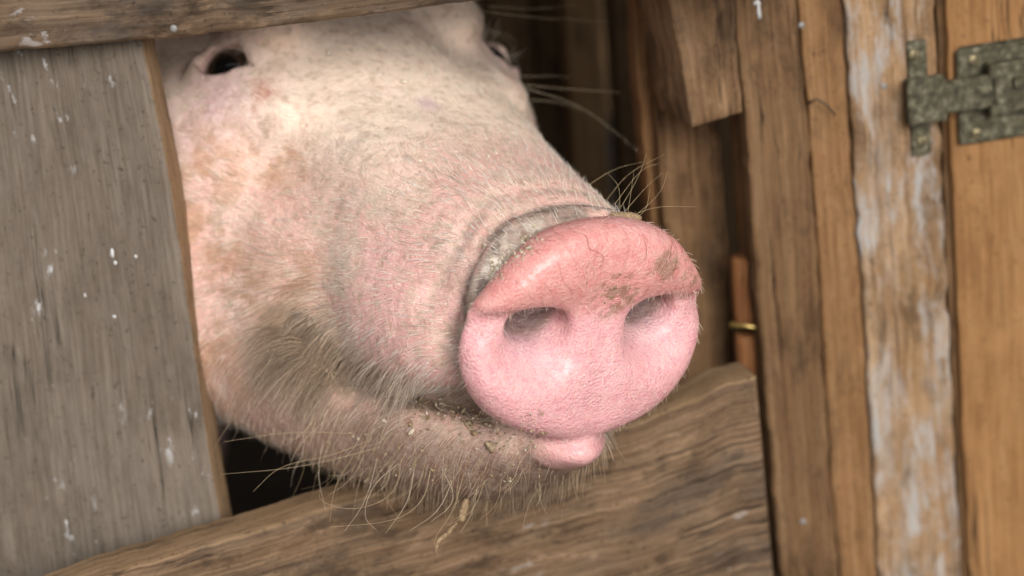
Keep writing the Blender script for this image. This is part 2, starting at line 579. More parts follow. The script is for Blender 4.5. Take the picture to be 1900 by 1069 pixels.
def dowel_piece(v0, v1, r):
    a = P_RIGHT.at(1379 + (v0 - 475) * .045, v0, -.020)
    b = P_RIGHT.at(1379 + (v1 - 475) * .045, v1, -.020)
    pts = [a + (b - a) * t for t in (0, .012, .05, .5, .95, .988, 1)]
    return tube('shaft', pts, [r * .8, r * .94, r, r * 1.02, r, r * .94, r * .8], W_DOWEL, dw)


dowel_piece(475, 600, .0066)
dowel_piece(618, 690, .0064)
tube('pin', [P_RIGHT.at(1355, 603, -.012), P_RIGHT.at(1385, 605, -.009), P_RIGHT.at(1413, 609, -.006)], [.0016, .0011, .0011], brass_m, dw, 10)

# ------------------------------------------------------------------ door with its latch
db = P_RIGHT.at(1800, 1069)
door = tag(empty('door', (db[0], db[1], 0)), 'orange brown wooden door with a tarnished bolt plate', 'door')
board('panel', [(1728, -500), (1757, 0), (1763, 250), (1776, 500), (1786, 800), (1800, 1069), (1830, 1900)],
      [(2500, -500), (2540, 0), (2560, 500), (2600, 1069), (2680, 1900)], P_RIGHT, .018, W_DOOR, door, nl=120, nw=40, jag=.0004,
      bevel=.0012, warp=.0006, off=-.0035)
board('jamb', [(1714, -500), (1735, 0), (1747, 200), (1758, 500), (1770, 760), (1785, 1069), (1812, 1900)],
      [(1733, -500), (1761, 0), (1767, 250), (1780, 500), (1790, 800), (1804, 1069), (1834, 1900)], P_RIGHT, .02, W_POST, wall,
      nl=80, nw=6, jag=.0004, bevel=.001, off=-.0085, label='dark narrow jamb in the door gap')


def metal():
    s = NT('tarnished_brass')
    co = s.n('TexCoord').outputs['Object']
    n = s.noise(co, 260, 5, .65)
    n2 = s.noise(co, 900, 3, .6)
    c = s.ramp(n, [(.3, (.018, .016, .008)), (.48, (.06, .052, .028)), (.6, (.12, .108, .066)), (.76, (.3, .28, .22))])
    return s.out(Base_Color=c, Metallic=.35, Roughness=s.rng(n2, .3, .7, .45, .75), Normal=s.bump(s.math('ADD', n, n2), .5, .0006))


METAL = metal()
screw_m = NT('screw_metal').out(Base_Color=(.2, .165, .09), Metallic=.6, Roughness=.5)


slot_m = NT('slot_dark').out(Base_Color=(.02, .018, .012), Roughness=.8)


def plate_axes(P, u0, v0, u1, v1):
    a, b = P.at(u0, v0), P.at(u1, v1)
    e = (b - a) / np.linalg.norm(b - a)
    return e, np.cross(P.n, e)


ex, ey = plate_axes(P_RIGHT, 1690, 190, 1900, 158)
AX = [ex, ey, P_RIGHT.n]
mpp = 1.125 / FPX * 1.02


def pbox(name, u, v, w_, h_, d0, d1, parent, mat=None, bev=.0006):
    c = P_RIGHT.at(u, v, (d0 + d1) / 2)
    return box(name, c, AX, (w_ * mpp / 2, h_ * mpp / 2, (d1 - d0) / 2), mat or METAL, parent, bev)


def screw(u, v, parent, d):
    c = P_RIGHT.at(u, v, d)
    o = disc_head('screw', c, P_RIGHT.n, .0030, .0011, screw_m, parent)
    a = .7 + (u % 7) * .35
    sx_, sy_ = ex * math.cos(a) + ey * math.sin(a), -ex * math.sin(a) + ey * math.cos(a)
    box('screw_slot', c + P_RIGHT.n * .00095, [sx_, sy_, P_RIGHT.n], (.0026, .00035, .0003), slot_m, parent, 0)
    return o


kp = pbox('keeper', 1705, 182, 36, 214, .0008, .0028, wall)
kp['label'] = 'tarnished bolt keeper on the pale plank'
lp_ = [pbox('loop', 1717, 185, 66, 84, .0098, .0122, kp), pbox('loop', 1690, 190, 14, 84, .0029, .0097, kp), pbox('loop', 1745, 181, 14, 84, .0029, .0097, kp)]
screw(1696, 102, kp, .0030)
screw(1711, 262, kp, .0030)
pl = pbox('latch_plate', 1868, 166, 182, 184, -.0030, -.0008, door, bev=.0011)
pbox('latch_rim', 1783, 180, 12, 176, -.0007, .0012, pl)
pbox('latch_rim', 1868, 84, 176, 10, -.0007, .0010, pl)
pbox('barrel', 1893, 156, 124, 92, -.0007, .0072, pl, bev=.0016)
pbox('barrel_lip', 1838, 167, 14, 98, -.0006, .0088, pl)
bt = pbox('bolt', 1775, 177, 190, 58, .0034, .0088, pl, bev=.0012)
screw(1806, 112, pl, -.0006)
screw(1812, 248, pl, -.0006)
pbox('bolt_knob', 1893, 152, 26, 20, .0074, .0105, pl)

# ------------------------------------------------------------------ shed behind the wall
P_SH = Plane(1080, 200, 1.55, -12)
sb = P_SH.at(1080, 1200)
shed = tag(empty('shed', (sb[0], sb[1], 0)), 'dark plank shed interior behind the pig', 'shed')
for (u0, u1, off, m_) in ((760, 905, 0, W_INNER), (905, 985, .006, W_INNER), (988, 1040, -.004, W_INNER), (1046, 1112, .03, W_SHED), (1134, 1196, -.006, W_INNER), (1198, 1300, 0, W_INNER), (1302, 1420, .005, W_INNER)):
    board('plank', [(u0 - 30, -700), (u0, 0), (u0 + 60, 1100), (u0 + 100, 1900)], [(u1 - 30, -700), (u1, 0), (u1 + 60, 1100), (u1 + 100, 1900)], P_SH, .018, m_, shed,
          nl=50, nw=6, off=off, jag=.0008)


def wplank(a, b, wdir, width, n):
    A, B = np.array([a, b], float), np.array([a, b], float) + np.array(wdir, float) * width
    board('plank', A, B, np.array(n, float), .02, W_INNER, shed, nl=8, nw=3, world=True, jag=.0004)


XL, XR, YB, YF, ZT = -1.9, .62, 3.0, 1.13, 1.75
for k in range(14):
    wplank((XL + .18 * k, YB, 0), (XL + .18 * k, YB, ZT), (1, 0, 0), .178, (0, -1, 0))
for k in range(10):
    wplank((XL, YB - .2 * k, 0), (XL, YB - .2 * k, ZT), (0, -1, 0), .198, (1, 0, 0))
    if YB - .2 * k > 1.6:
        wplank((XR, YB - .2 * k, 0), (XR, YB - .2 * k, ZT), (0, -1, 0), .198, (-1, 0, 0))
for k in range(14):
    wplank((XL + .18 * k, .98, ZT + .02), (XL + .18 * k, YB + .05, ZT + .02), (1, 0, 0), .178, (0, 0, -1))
# ------------------------------------------------------------------ the pig: one implicit surface in head centimetres
# head frame: x to the pig's left, y forward through the nose, z up; the snout disc is centred on the origin
HS = .0110
YAW_H, PIT_H, ROL_H = .575, -.282, -.086


def head_matrix():
    cy, sy, cp, sp, cr, sr = math.cos(YAW_H), math.sin(YAW_H), math.cos(PIT_H), math.sin(PIT_H), math.cos(ROL_H), math.sin(ROL_H)
    Bm = np.array([[1, 0, 0], [0, 0, 1], [0, 1, 0]], float)
    Rr = np.array([[cr, sr, 0], [-sr, cr, 0], [0, 0, 1]])
    Rp = np.array([[1, 0, 0], [0, cp, sp], [0, -sp, cp]])
    Ry = np.array([[cy, 0, sy], [0, 1, 0], [-sy, 0, cy]])
    return np.stack([CR, CU, -FW], 1) @ (Ry @ Rp @ Rr @ Bm)


HM = head_matrix()
H0 = pix(1106.3, 605.1, .95)


def h2w(P):
    return (np.asarray(P) * HS) @ HM.T + H0


def w2h(P):
    return ((np.asarray(P) - H0) @ HM) / HS


def smin(a, b, k):
    h = np.clip(.5 + .5 * (b - a) / k, 0, 1)
    return b * (1 - h) + a * h - k * h * (1 - h)


def smax(a, b, k):
    return -smin(-a, -b, k)


def ell(P, c, r, R=None):
    q = P - np.array(c, float)
    if R is not None:
        q = q @ R
    r = np.array(r, float)
    k0 = np.linalg.norm(q / r, axis=1)
    k1 = np.linalg.norm(q / (r * r), axis=1) + 1e-9
    return k0 * (k0 - 1) / k1


def cap(P, a, b, ra, rb):
    a, b = np.array(a, float), np.array(b, float)
    ab = b - a
    t = np.clip(((P - a) @ ab) / (ab @ ab), 0, 1)
    return np.linalg.norm(P - a - t[:, None] * ab, axis=1) - (ra + (rb - ra) * t)


def poly_d(P, pts):
    return np.min([cap(P, pts[i], pts[i + 1], 0, 0) for i in range(len(pts) - 1)], axis=0)


def cub(y, ks, vs_):
    """monotone-ish cubic through keys"""
    ks, vs_ = np.array(ks, float), np.array(vs_, float)
    m = np.gradient(vs_, ks)
    y = np.clip(y, ks[0], ks[-1])
    i = np.clip(np.searchsorted(ks, y) - 1, 0, len(ks) - 2)
    h = ks[i + 1] - ks[i]
    t = (y - ks[i]) / h
    return ((2 * t ** 3 - 3 * t ** 2 + 1) * vs_[i] + (t ** 3 - 2 * t ** 2 + t) * h * m[i]
            + (-2 * t ** 3 + 3 * t ** 2) * vs_[i + 1] + (t ** 3 - t ** 2) * h * m[i + 1])


def loft(P, keys, n, y0, y1, kend=1.5):
    k = np.array(keys[::-1], float)
    y = P[:, 1]
    a, tp, bt = cub(y, k[:, 0], k[:, 1]), cub(y, k[:, 0], k[:, 2]), cub(y, k[:, 0], k[:, 3])
    zc, b = (tp + bt) / 2, (tp - bt) / 2
    r = (np.abs(P[:, 0] / a) ** n + np.abs((P[:, 2] - zc) / b) ** n) ** (1 / n)
    d = (r - 1) * np.minimum(a, b)
    return smax(smax(d, y - y1, kend), y0 - y, kend)


UP = [(0, 4.6, 3.9, -3.9), (-2.5, 4.35, 3.95, -3.9), (-6, 4.9, 4.5, -4.3), (-10, 5.8, 5.2, -4.6), (-14, 6.9, 6.3, -4.7),
      (-18, 7.0, 8.0, -4.7), (-22, 7.5, 10.2, -4.8), (-27, 8.2, 12.6, -5), (-32, 9, 13.6, -5), (-38, 10, 13.2, -6), (-50, 13, 14, -10)]
LO = [(-1.6, 2.1, -4.2, -6.4), (-4, 3.8, -3.8, -8.3), (-8, 5.35, -3.2, -9.8), (-12, 6.9, -2.2, -10.5), (-16, 8.2, -1.8, -10.6),
      (-22, 9.3, 1.5, -11.3), (-28, 10.2, 4, -12), (-38, 11, 5, -13), (-50, 13, 5, -14)]
MOUTH = None
EYE = None
_o = np.array([(0.0, -4.45), (1.0, -4.42), (2.05, -4.2), (3.1, -3.82), (3.95, -3.3), (4.55, -2.7), (5.15, -1.7), (5.42, -.7), (5.42, .3), (5.2, .9),
               (4.72, 1.55), (4.15, 2.2), (3.62, 2.75), (2.92, 3.3), (1.95, 3.76), (.95, 4.0), (0.0, 4.06)])
OUT_T, OUT_R = np.arctan2(_o[:, 1], _o[:, 0]), np.hypot(_o[:, 0], _o[:, 1])


def body_sdf(P):
    """neck, trunk, legs and ears, coarse: they stand in the dark of the shed"""
    d = ell(P, (0, -95, -2), (23, 58, 25))
    d = smin(d, cap(P, (0, -36, 1), (0, -62, 2), 14, 20), 9)
    gz = w2h(np.array([[H0[0], H0[1], 0.0]]))[0, 2]
    for sx in (-1, 1):
        for yy, kn in ((-66, -70), (-132, -138)):
            d = smin(d, cap(P, (sx * 13, yy, -14), (sx * 13.5, kn, -31), 8, 4.2), 5)
            d = smin(d, cap(P, (sx * 13.5, kn, -31), (sx * 13.5, yy + 1, gz + 2.4), 4.0, 2.9), 2)
    return d


def head_sdf(P):
    Q = P.copy()
    Q[:, 0] = np.abs(Q[:, 0])
    x, y, z = Q[:, 0], Q[:, 1], Q[:, 2]
    T = Q.copy()                                                                # the skull narrows towards the crown
    T[:, 0] = T[:, 0] / (1 - .046 * np.clip(z - 1.5, 0, 9) * sstep(-9, -17, y))
    up = loft(T, UP, 2.35, -60, .2)
    # cheek bone, brow, cheek muscle, jowl
    up = smin(up, ell(Q, (6.5, -22.0, 2.2), (2.5, 5.5, 3.0)), 2.2)
    up = smin(up, ell(Q, (4.4, -20.9, 7.8), (1.8, 2.8, 1.4)), 1.5)
    up = smin(up, ell(Q, (5.2, -18.4, 4.5), (1.8, 3.0, 1.5)), 2.0)
    up = smin(up, ell(Q, (4.3, -7.5, -1.6), (1.7, 4.5, 2.4)), 1.6)              # upper lip bulge
    up = smax(up, -ell(Q, (7.6, -12.2, 3.3), (1.5, 3.6, 1.4)), 2.2)             # hollow in front of the eye
    lo = loft(Q, LO, 2.1, -60, -1.0, 1.2)
    lo = smin(lo, ell(Q, (8.2, -25.0, -4.5), (4.0, 7.0, 5.5)), 3)
    kk = .4 + 5.0 * sstep(-6.0, -13.0, y)
    d = smin(up, lo, kk)
    # mouth line
    if MOUTH is not None:
        d = smax(d, -(poly_d(Q, MOUTH) - .44), .42)
    d = smin(d, ell(Q, (-.3, -2.2, -5.15), (2.0, 2.6, .95)), .8)               # lower lip
    # folds on the bridge just behind the disc
    wob = .25 * np.sin(x * 1.1) + .15 * np.sin(x * 2.7 + 1)
    top = sstep(-1.5, 1.5, z)
    d = d + .30 * np.exp(-((y + 1.35 + wob * .4) / .38) ** 2) * (.35 + .65 * top)
    d = d - .16 * np.exp(-((y + 2.2 + wob * .5) / .5) ** 2) * top
    d = d + .14 * np.exp(-((y + 3.1 + wob * .7) / .35) ** 2) * (.4 + .6 * top)
    d = d + .07 * np.exp(-((y + 4.4 + wob) / .4) ** 2) * top
    # ---- disc: a fleshy plate, swept back at the sides, its upper rim a roll that leans out over the nostrils
    th = np.arctan2(z, x)
    Rth = cub(th, OUT_T, OUT_R)
    outl = (np.sqrt(x * x + z * z) - Rth * (1.01 + .012 * sstep(0, 4, P[:, 0]))) * .9
    roll = sstep(.55, 2.6, z + .16 * x)
    side = sstep(.5, 1.9, x)
    yf = (.42 - .029 * x * x + (.42 + .14 * side) * roll - .10 * np.clip(z - 3.0 + .12 * x, 0, 9) ** 2
          - (.03 + .30 * side) * np.exp(-((z - .35) / .6) ** 2) + .20 * np.exp(-((z + 2.0) / 1.5) ** 2) - .02 * np.clip(-z - 3, 0, 9)
          - .07 * np.exp(-(x / .6) ** 2) * sstep(1.0, -.5, z))
    disc = smax(outl, y - yf, .95)
    disc = smax(disc, -1.35 - y + .12 * np.clip(z, -3, 3), .8)
    d = smin(d, disc, .5)
    # nostrils: funnels running in and up, with a slit towards the outer edge
    ct, stt = math.cos(.55), math.sin(.55)
    RN = np.array([[1, 0, 0], [0, ct, -stt], [0, stt, ct]]).T                   # runs in and up
    nz = ell(Q, (2.5, -.55, .32), (1.28, 2.9, .95), RN)
    d = smax(d, -ell(Q, (2.95, .95, -.62), (1.65, 1.35, 1.2)), 1.0)              # the open scoop below
    d = smax(d, -nz, .40)
    d = smax(d, -cap(Q, (3.1, .45, .62), (5.9, -.6, .50), .36, .12), .28)       # slit under the wing of the nostril
    # eyes
    if EYE is not None:
        for sg, c, R, e_ in EYE:
            m_ = P[:, 0] * sg > 0
            q, dm = P[m_], d[m_]
            dm = smin(dm, ell(q, c + R[:, 2] * -.25, (1.85 * e_[0], 1.3 * e_[1], .78), R), .7)
            dm = smax(dm, -ell(q, c + R[:, 1] * .05, (1.3 * e_[0], .78 * e_[1], 1.6), R), .22)
            if sg < 0:
                dm = smax(dm, -cap(q, c + R[:, 0] * 1.0 + R[:, 2] * .25, c + R[:, 0] * 2.4 - R[:, 1] * .7 + R[:, 2] * .1, .16, .05), .3)
            d[m_] = dm
    return d


def sdf(P):
    d = head_sdf(P)
    back = P[:, 1] < -30
    if back.any():
        d = d.copy()
        nb = smin(d[back], cap(P[back], (0, -36, 1), (0, -62, 2), 12, 20), 8)
        d[back] = nb
    return d


TET = np.array([[1, -1, -1], [-1, -1, 1], [-1, 1, -1], [1, 1, 1]], float)


def grad(P, f, e=.025):
    """value and gradient from four samples"""
    v = [f(P + k * e) for k in TET]
    return sum(v) / 4, sum(k[None] * q[:, None] for k, q in zip(TET, v)) / (4 * e)


def hit(u, v, f=None, d0=.80, d1=1.35):
    """where the line of sight through a pixel meets the head"""
    f = f or sdf
    t = np.linspace(d0, d1, 1400)
    P = w2h(CAM + ray(u, v)[None] * t[:, None])
    s = f(P)
    k = np.argmax(s < 0)
    if s[k] >= 0:
        k = int(np.argmin(s))
    return P[k]


def surface_nets(f, lo, hi, h):
    ax = [np.arange(lo[k], hi[k] + h, h) for k in range(3)]
    nx, ny, nz = map(len, ax)
    V = np.empty((nx, ny, nz))
    gy, gz = np.meshgrid(ax[1], ax[2], indexing='ij')
    for c0 in range(0, nx, 8):
        c1 = min(nx, c0 + 8)
        pts = np.concatenate([np.stack([np.full(gy.size, ax[0][i]), gy.ravel(), gz.ravel()], 1) for i in range(c0, c1)])
        V[c0:c1] = f(pts).reshape(c1 - c0, ny, nz)
    S = V < 0
    cs = [(a, b, c) for a in (0, 1) for b in (0, 1) for c in (0, 1)]
    cut = lambda A, a, b, c: A[a:nx - 1 + a, b:ny - 1 + b, c:nz - 1 + c]
    cnt = sum(cut(S, *c).astype(np.int8) for c in cs)
    act = (cnt > 0) & (cnt < 8)
    I = np.argwhere(act)
    idx = -np.ones(act.shape, int)
    idx[act] = np.arange(len(I))
    acc, num = np.zeros((len(I), 3)), np.zeros(len(I))
    for i, a in enumerate(cs):
        for b in cs[i + 1:]:
            if sum(abs(p - q) for p, q in zip(a, b)) != 1:
                continue
            va, vb = V[tuple((I + a).T)], V[tuple((I + b).T)]
            m = (va < 0) != (vb < 0)
            t = np.where(m, va / (va - vb + 1e-12), 0)
            p = np.array(a) + t[:, None] * (np.array(b) - np.array(a))
            acc[m] += p[m]
            num[m] += 1
    verts = (I + acc / num[:, None]) * h + np.array(lo)
    quads = []
    for k in range(3):
        a, b = [(1, 2), (2, 0), (0, 1)][k]
        e = np.zeros(3, int)
        e[k] = 1
        s0 = S[:nx - e[0], :ny - e[1], :nz - e[2]]
        s1 = S[e[0]:, e[1]:, e[2]:]
        E_ = np.argwhere(s0 != s1)
        fl = s0[tuple(E_.T)]
        ok = (E_[:, a] > 0) & (E_[:, b] > 0) & (E_[:, a] < act.shape[a]) & (E_[:, b] < act.shape[b])
        E_, fl = E_[ok], fl[ok]
        da, db = np.zeros(3, int), np.zeros(3, int)
        da[a], db[b] = 1, 1
        q = np.stack([idx[tuple((E_ - da - db).T)], idx[tuple((E_ - db).T)], idx[tuple(E_.T)], idx[tuple((E_ - da).T)]], 1)
        q[~fl] = q[~fl][:, ::-1]
        quads.append(q)
    return verts, np.concatenate(quads)


# the mouth line and the eye sit where the photograph shows them
_m = [hit(u, v) for u, v in ((1085, 806), (1010, 806), (945, 782), (872, 748), (800, 737), (740, 724), (655, 694), (592, 650), (548, 603))]
MOUTH = [(abs(p[0]), p[1], p[2]) for p in _m]
# the eye sits where the photograph shows it
def eye_frame(c, n, a):
    n = n / np.linalg.norm(n)
    a = a - n * (a @ n)
    a = a / np.linalg.norm(a)
    b = np.cross(n, a)
    return c, np.stack([a, b if b[2] > 0 else -b, n], 1)


_e = hit(416, 122)
_n = grad(_e[None], sdf)[1][0]
_n /= np.linalg.norm(_n)
_tc = HM.T @ -FW                                                    # towards the viewer, in head axes
_f = _e * np.array([-1, 1, 1]) + np.array([.55, .3, .1])
EYE = [(-1, *eye_frame(_e, _n * .6 + _tc * .4, HM.T @ (CR * .97 - CU * .24)), (1, 1)),
       (1, *eye_frame(_f, _n * np.array([-1, 1, 1]) * .7 + _tc * .5, HM.T @ (CR * .35 - CU * .9)), (.85, .75))]

HV, HF = surface_nets(sdf, (-15, -36, -17), (15, 2.2, 16.5), .45)


def subdivided(verts, faces, lev):
    me = bpy.data.meshes.new('tmp')
    me.from_pydata(verts.tolist(), [], faces.tolist())
    o = bpy.data.objects.new('tmp', me)
    col.objects.link(o)
    md = o.modifiers.new('s', 'SUBSURF')
    md.levels = lev
    dg = bpy.context.evaluated_depsgraph_get()
    ev = o.evaluated_get(dg).to_mesh()
    v = np.empty(len(ev.vertices) * 3)
    ev.vertices.foreach_get('co', v)
    f = np.empty(len(ev.polygons) * 4, int)
    ev.polygons.foreach_get('vertices', f)
    o.evaluated_get(dg).to_mesh_clear()
    bpy.data.objects.remove(o)
    bpy.data.meshes.remove(me)
    return v.reshape(-1, 3), f.reshape(-1, 4)


HV, HF = subdivided(HV, HF, 2)
for _ in range(2):
    dv, g = grad(HV, sdf)
    st = dv / np.maximum((g * g).sum(1), .15)
    HV = HV - g * np.clip(st, -.15, .15)[:, None]
dv, g = grad(HV, sdf)
HN = g / (np.linalg.norm(g, axis=1)[:, None] + 1e-9)
_y, _z = HV[:, 1], HV[:, 2]
wr = np.sin(_y * 5.0 + 5 * fbm(HV, .4, 3, 3)) * .5 + .5
dsp = .05 * (fbm(HV, .9, 11, 3) - .5) * 2 * sstep(-.5, -4, _y) + .35 * (fbm(HV, .22, 5, 2) - .5) * sstep(-6, -12, _y)
dsp -= .055 * wr * fbm(HV, .6, 33, 2) * 1.6 * sstep(-7, -2.5, _y) * sstep(-1.0, -1.8, _y)
ang = np.arctan2(HV[:, 0], _z + 1.5)                                # short creases over the upper rim of the disc
cre = np.exp(-(np.abs(((ang * 4.1 + 1.3 * fbm(HV, .5, 9, 2) + .2) % 1) - .5) / .06) ** 2)
dsp -= .05 * cre * sstep(1.6, 2.6, _z) * sstep(-.6, 0, _y) * sstep(.45, .7, vnoise(HV, .9, 21))
HV = HV + HN * dsp[:, None]
print('head verts', len(HV))
BV, BF = surface_nets(body_sdf, (-30, -160, -62), (30, -20, 30), 2.6)
keep = BV[:, 1] < -34.5
BF = BF[keep[BF].all(1)]
# ------------------------------------------------------------------ skin colours, in head space
def blob(u, v, r, P, mirror=False):
    c = hit(u, v)
    d = np.linalg.norm(P - c, axis=1)
    m = np.exp(-(d / r) ** 2)
    if mirror:
        m = np.maximum(m, np.exp(-(np.linalg.norm(P - c * np.array([-1, 1, 1]), axis=1) / r) ** 2))
    return m


def lerp(c, m, k):
    return c * (1 - m[:, None]) + np.array(k)[None] * m[:, None]


def masks(P):
    x, y, z = np.abs(P[:, 0]), P[:, 1], P[:, 2]
    M = {}
    M['disc'] = sstep(-1.35, -.95, y - .10 * np.clip(z, -3, 3)) * sstep(-4.95, -4.5, z)
    M['lip'] = np.exp(-(np.linalg.norm((P - np.array([.25, -.5, -5.2])) / np.array([1.7, 1.6, 1.05]), axis=1)) ** 4)
    M['mouth'] = np.exp(-(poly_d(np.stack([x, y, z], 1), MOUTH) / .9) ** 2)
    M['corner'] = np.exp(-(np.linalg.norm(P * np.array([1, 1, 1]) - hit(585, 640), axis=1) / 2.0) ** 2)
    tuft = [hit(u, v) for u, v in ((545, 598), (590, 625), (640, 655), (700, 688), (750, 705))]
    M['tuft'] = np.exp(-(np.minimum(poly_d(P, tuft), poly_d(P * np.array([-1, 1, 1]), tuft)) / .75) ** 2)
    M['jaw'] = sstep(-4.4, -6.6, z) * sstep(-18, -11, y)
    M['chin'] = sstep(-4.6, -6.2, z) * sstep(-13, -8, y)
    M['fore'] = sstep(1.5, 5.0, z) * sstep(-7, -12, y)
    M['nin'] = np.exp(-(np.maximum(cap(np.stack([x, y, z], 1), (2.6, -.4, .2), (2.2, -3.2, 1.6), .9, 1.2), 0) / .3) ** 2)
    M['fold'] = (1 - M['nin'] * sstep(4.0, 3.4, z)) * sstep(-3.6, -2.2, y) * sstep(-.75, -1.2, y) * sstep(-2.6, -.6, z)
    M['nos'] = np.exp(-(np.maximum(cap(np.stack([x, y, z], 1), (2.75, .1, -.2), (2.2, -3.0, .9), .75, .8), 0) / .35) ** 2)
    return M


def rust_mask(P):
    m = np.zeros(len(P))
    for u, v, r in ((380, 330, 2.6), (345, 420, 2.0), (515, 300, 1.6), (450, 560, 2.6), (420, 470, 2.2), (380, 640, 2.5), (430, 730, 2.2), (560, 520, 1.5)):
        m = np.maximum(m, blob(u, v, r, P, True))
    n = .55 * fbm(P, .8, 41, 3) + .45 * fbm(P * np.array([1.3, .5, 1.0]), 2.6, 43, 3)
    return m * sstep(.44, .58, n)


def skin_colour(P):
    M = masks(P)
    n1, n2 = fbm(P, .5, 61, 3), fbm(P, 1.6, 71, 3)
    c = np.tile(np.array([.70, .42, .355]), (len(P), 1))
    c = lerp(c, blob(720, 520, 4.5, P, True) * .9, (.73, .395, .375))
    c = lerp(c, blob(830, 640, 3.0, P, True) * .8, (.70, .365, .35))
    c = lerp(c, M['fore'] * .95, (.80, .64, .51))
    c = lerp(c, blob(390, 190, 2.6, P, True) * .9, (.63, .42, .43))
    c = lerp(c, blob(415, 125, 1.5, P, True) * .8, (.5, .28, .29))
    c = lerp(c, sstep(.52, .72, n1) * .35, (.78, .60, .5))
    c = lerp(c, sstep(.48, .62, fbm(P, 2.4, 171, 4)) * sstep(.4, .6, n1) * .45, (.55, .44, .31))
    c = lerp(c, sstep(.60, .68, fbm(P, 3.6, 173, 3)) * .5, (.36, .26, .17))
    c = lerp(c, sstep(.55, .75, n2) * .25, (.55, .34, .26))
    tear = np.clip(blob(488, 150, .5, P, True) + blob(497, 170, .5, P, True) + .7 * blob(470, 205, .45, P) + .5 * blob(465, 185, .35, P), 0, 1)
    c = lerp(c, tear * sstep(.3, .6, n2) * .8, (.35, .12, .07))
    c = lerp(c, rust_mask(P) * .75, (.44, .24, .13))
    for u, v, r, k, cc_ in ((655, 265, 1.2, .6, (.42, .33, .27)), (690, 385, 1.3, .65, (.50, .44, .33)), (640, 455, 1.4, .5, (.52, .45, .36)), (545, 330, 1.0, .6, (.40, .24, .13)), (795, 190, .5, .8, (.55, .36, .42)),
                         (740, 240, 1.6, .4, (.5, .42, .32)), (850, 560, 1.0, .4, (.45, .3, .25)), (960, 400, 1.2, .5, (.36, .24, .18)), (880, 260, 1.5, .4, (.55, .44, .32)), (620, 560, 1.5, .5, (.45, .33, .24)), (330, 560, 1.5, .4, (.4, .27, .2))):
        c = lerp(c, blob(u, v, r, P) * sstep(.38, .58, fbm(P, 1.7, int(u), 4)) * k, cc_)
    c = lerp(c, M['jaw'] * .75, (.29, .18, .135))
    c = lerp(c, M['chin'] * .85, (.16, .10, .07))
    c = lerp(c, np.clip(M['mouth'] * 1.1, 0, 1) * sstep(.25, .6, n2) * .8, (.17, .115, .06))
    ml = np.exp(-(poly_d(np.stack([np.abs(P[:, 0]), P[:, 1], P[:, 2]], 1), MOUTH) / .5) ** 2)
    c = lerp(c, np.clip(ml * 1.2, 0, 1) * .85, (.10, .065, .035))
    c = lerp(c, M['tuft'] * .55, (.3, .2, .12))
    c = lerp(c, M['corner'] * .7, (.24, .18, .09))
    c = lerp(c, np.exp(-((P[:, 1] + 1.2) / .5) ** 2) * (1 - M['disc']) * .6, (.3, .2, .15))
    # wet grey fold and flaking crust behind the rim
    f = M['fold'] * sstep(.34, .5, fbm(P, .8, 83, 3))
    c = lerp(c, f * .9, (.17, .13, .1))
    c = lerp(c, f * sstep(.46, .6, fbm(P, 2.2, 87, 4)) * .75, (.42, .36, .3))
    c = lerp(c, f * sstep(.55, .66, fbm(P, 3.1, 89, 3)) * .9, (.07, .05, .04))
    cr = np.clip(blob(965, 465, 1.0, P) + blob(925, 490, .8, P), 0, 1) * sstep(.45, .6, fbm(P, 3.0, 91, 3))
    c = lerp(c, cr, (.62, .57, .5))
    # disc: redder on the roll over the nostrils, paler pink below
    dc = lerp(np.tile(np.array([.66, .315, .335]), (len(P), 1)), sstep(.2, 1.4, P[:, 2]), (.60, .24, .225))
    dc = lerp(dc, sstep(.5, .7, n1) * .3, (.74, .40, .41))
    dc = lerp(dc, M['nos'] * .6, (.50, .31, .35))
    dc = lerp(dc, M['nos'] * sstep(-.9, -2.2, P[:, 1]) * .9, (.12, .075, .08))  # shade of the nostril depths put into the skin colour
    dirt = np.clip(blob(1132, 548, .85, P) + .9 * blob(1238, 490, .6, P) + .75 * blob(1280, 520, .6, P) + .5 * blob(1185, 535, .7, P), 0, 1)
    dirt = sstep(.10, .5, dirt * (.25 + 1.1 * sstep(.42, .58, fbm(P, 2.6, 97, 4))) - .12)
    dc = lerp(dc, dirt * .75, (.21, .105, .06))
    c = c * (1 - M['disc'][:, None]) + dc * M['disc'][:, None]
    c = lerp(c, M['nin'] * sstep(-.55, -1.5, P[:, 1]) * sstep(3.3, 2.9, P[:, 2]), (.13, .075, .08))  # inner nostril walls coloured dark to stand for shade
    c = lerp(c, np.clip(M['lip'] * 1.2, 0, 1), (.60, .29, .30))
    return c, M


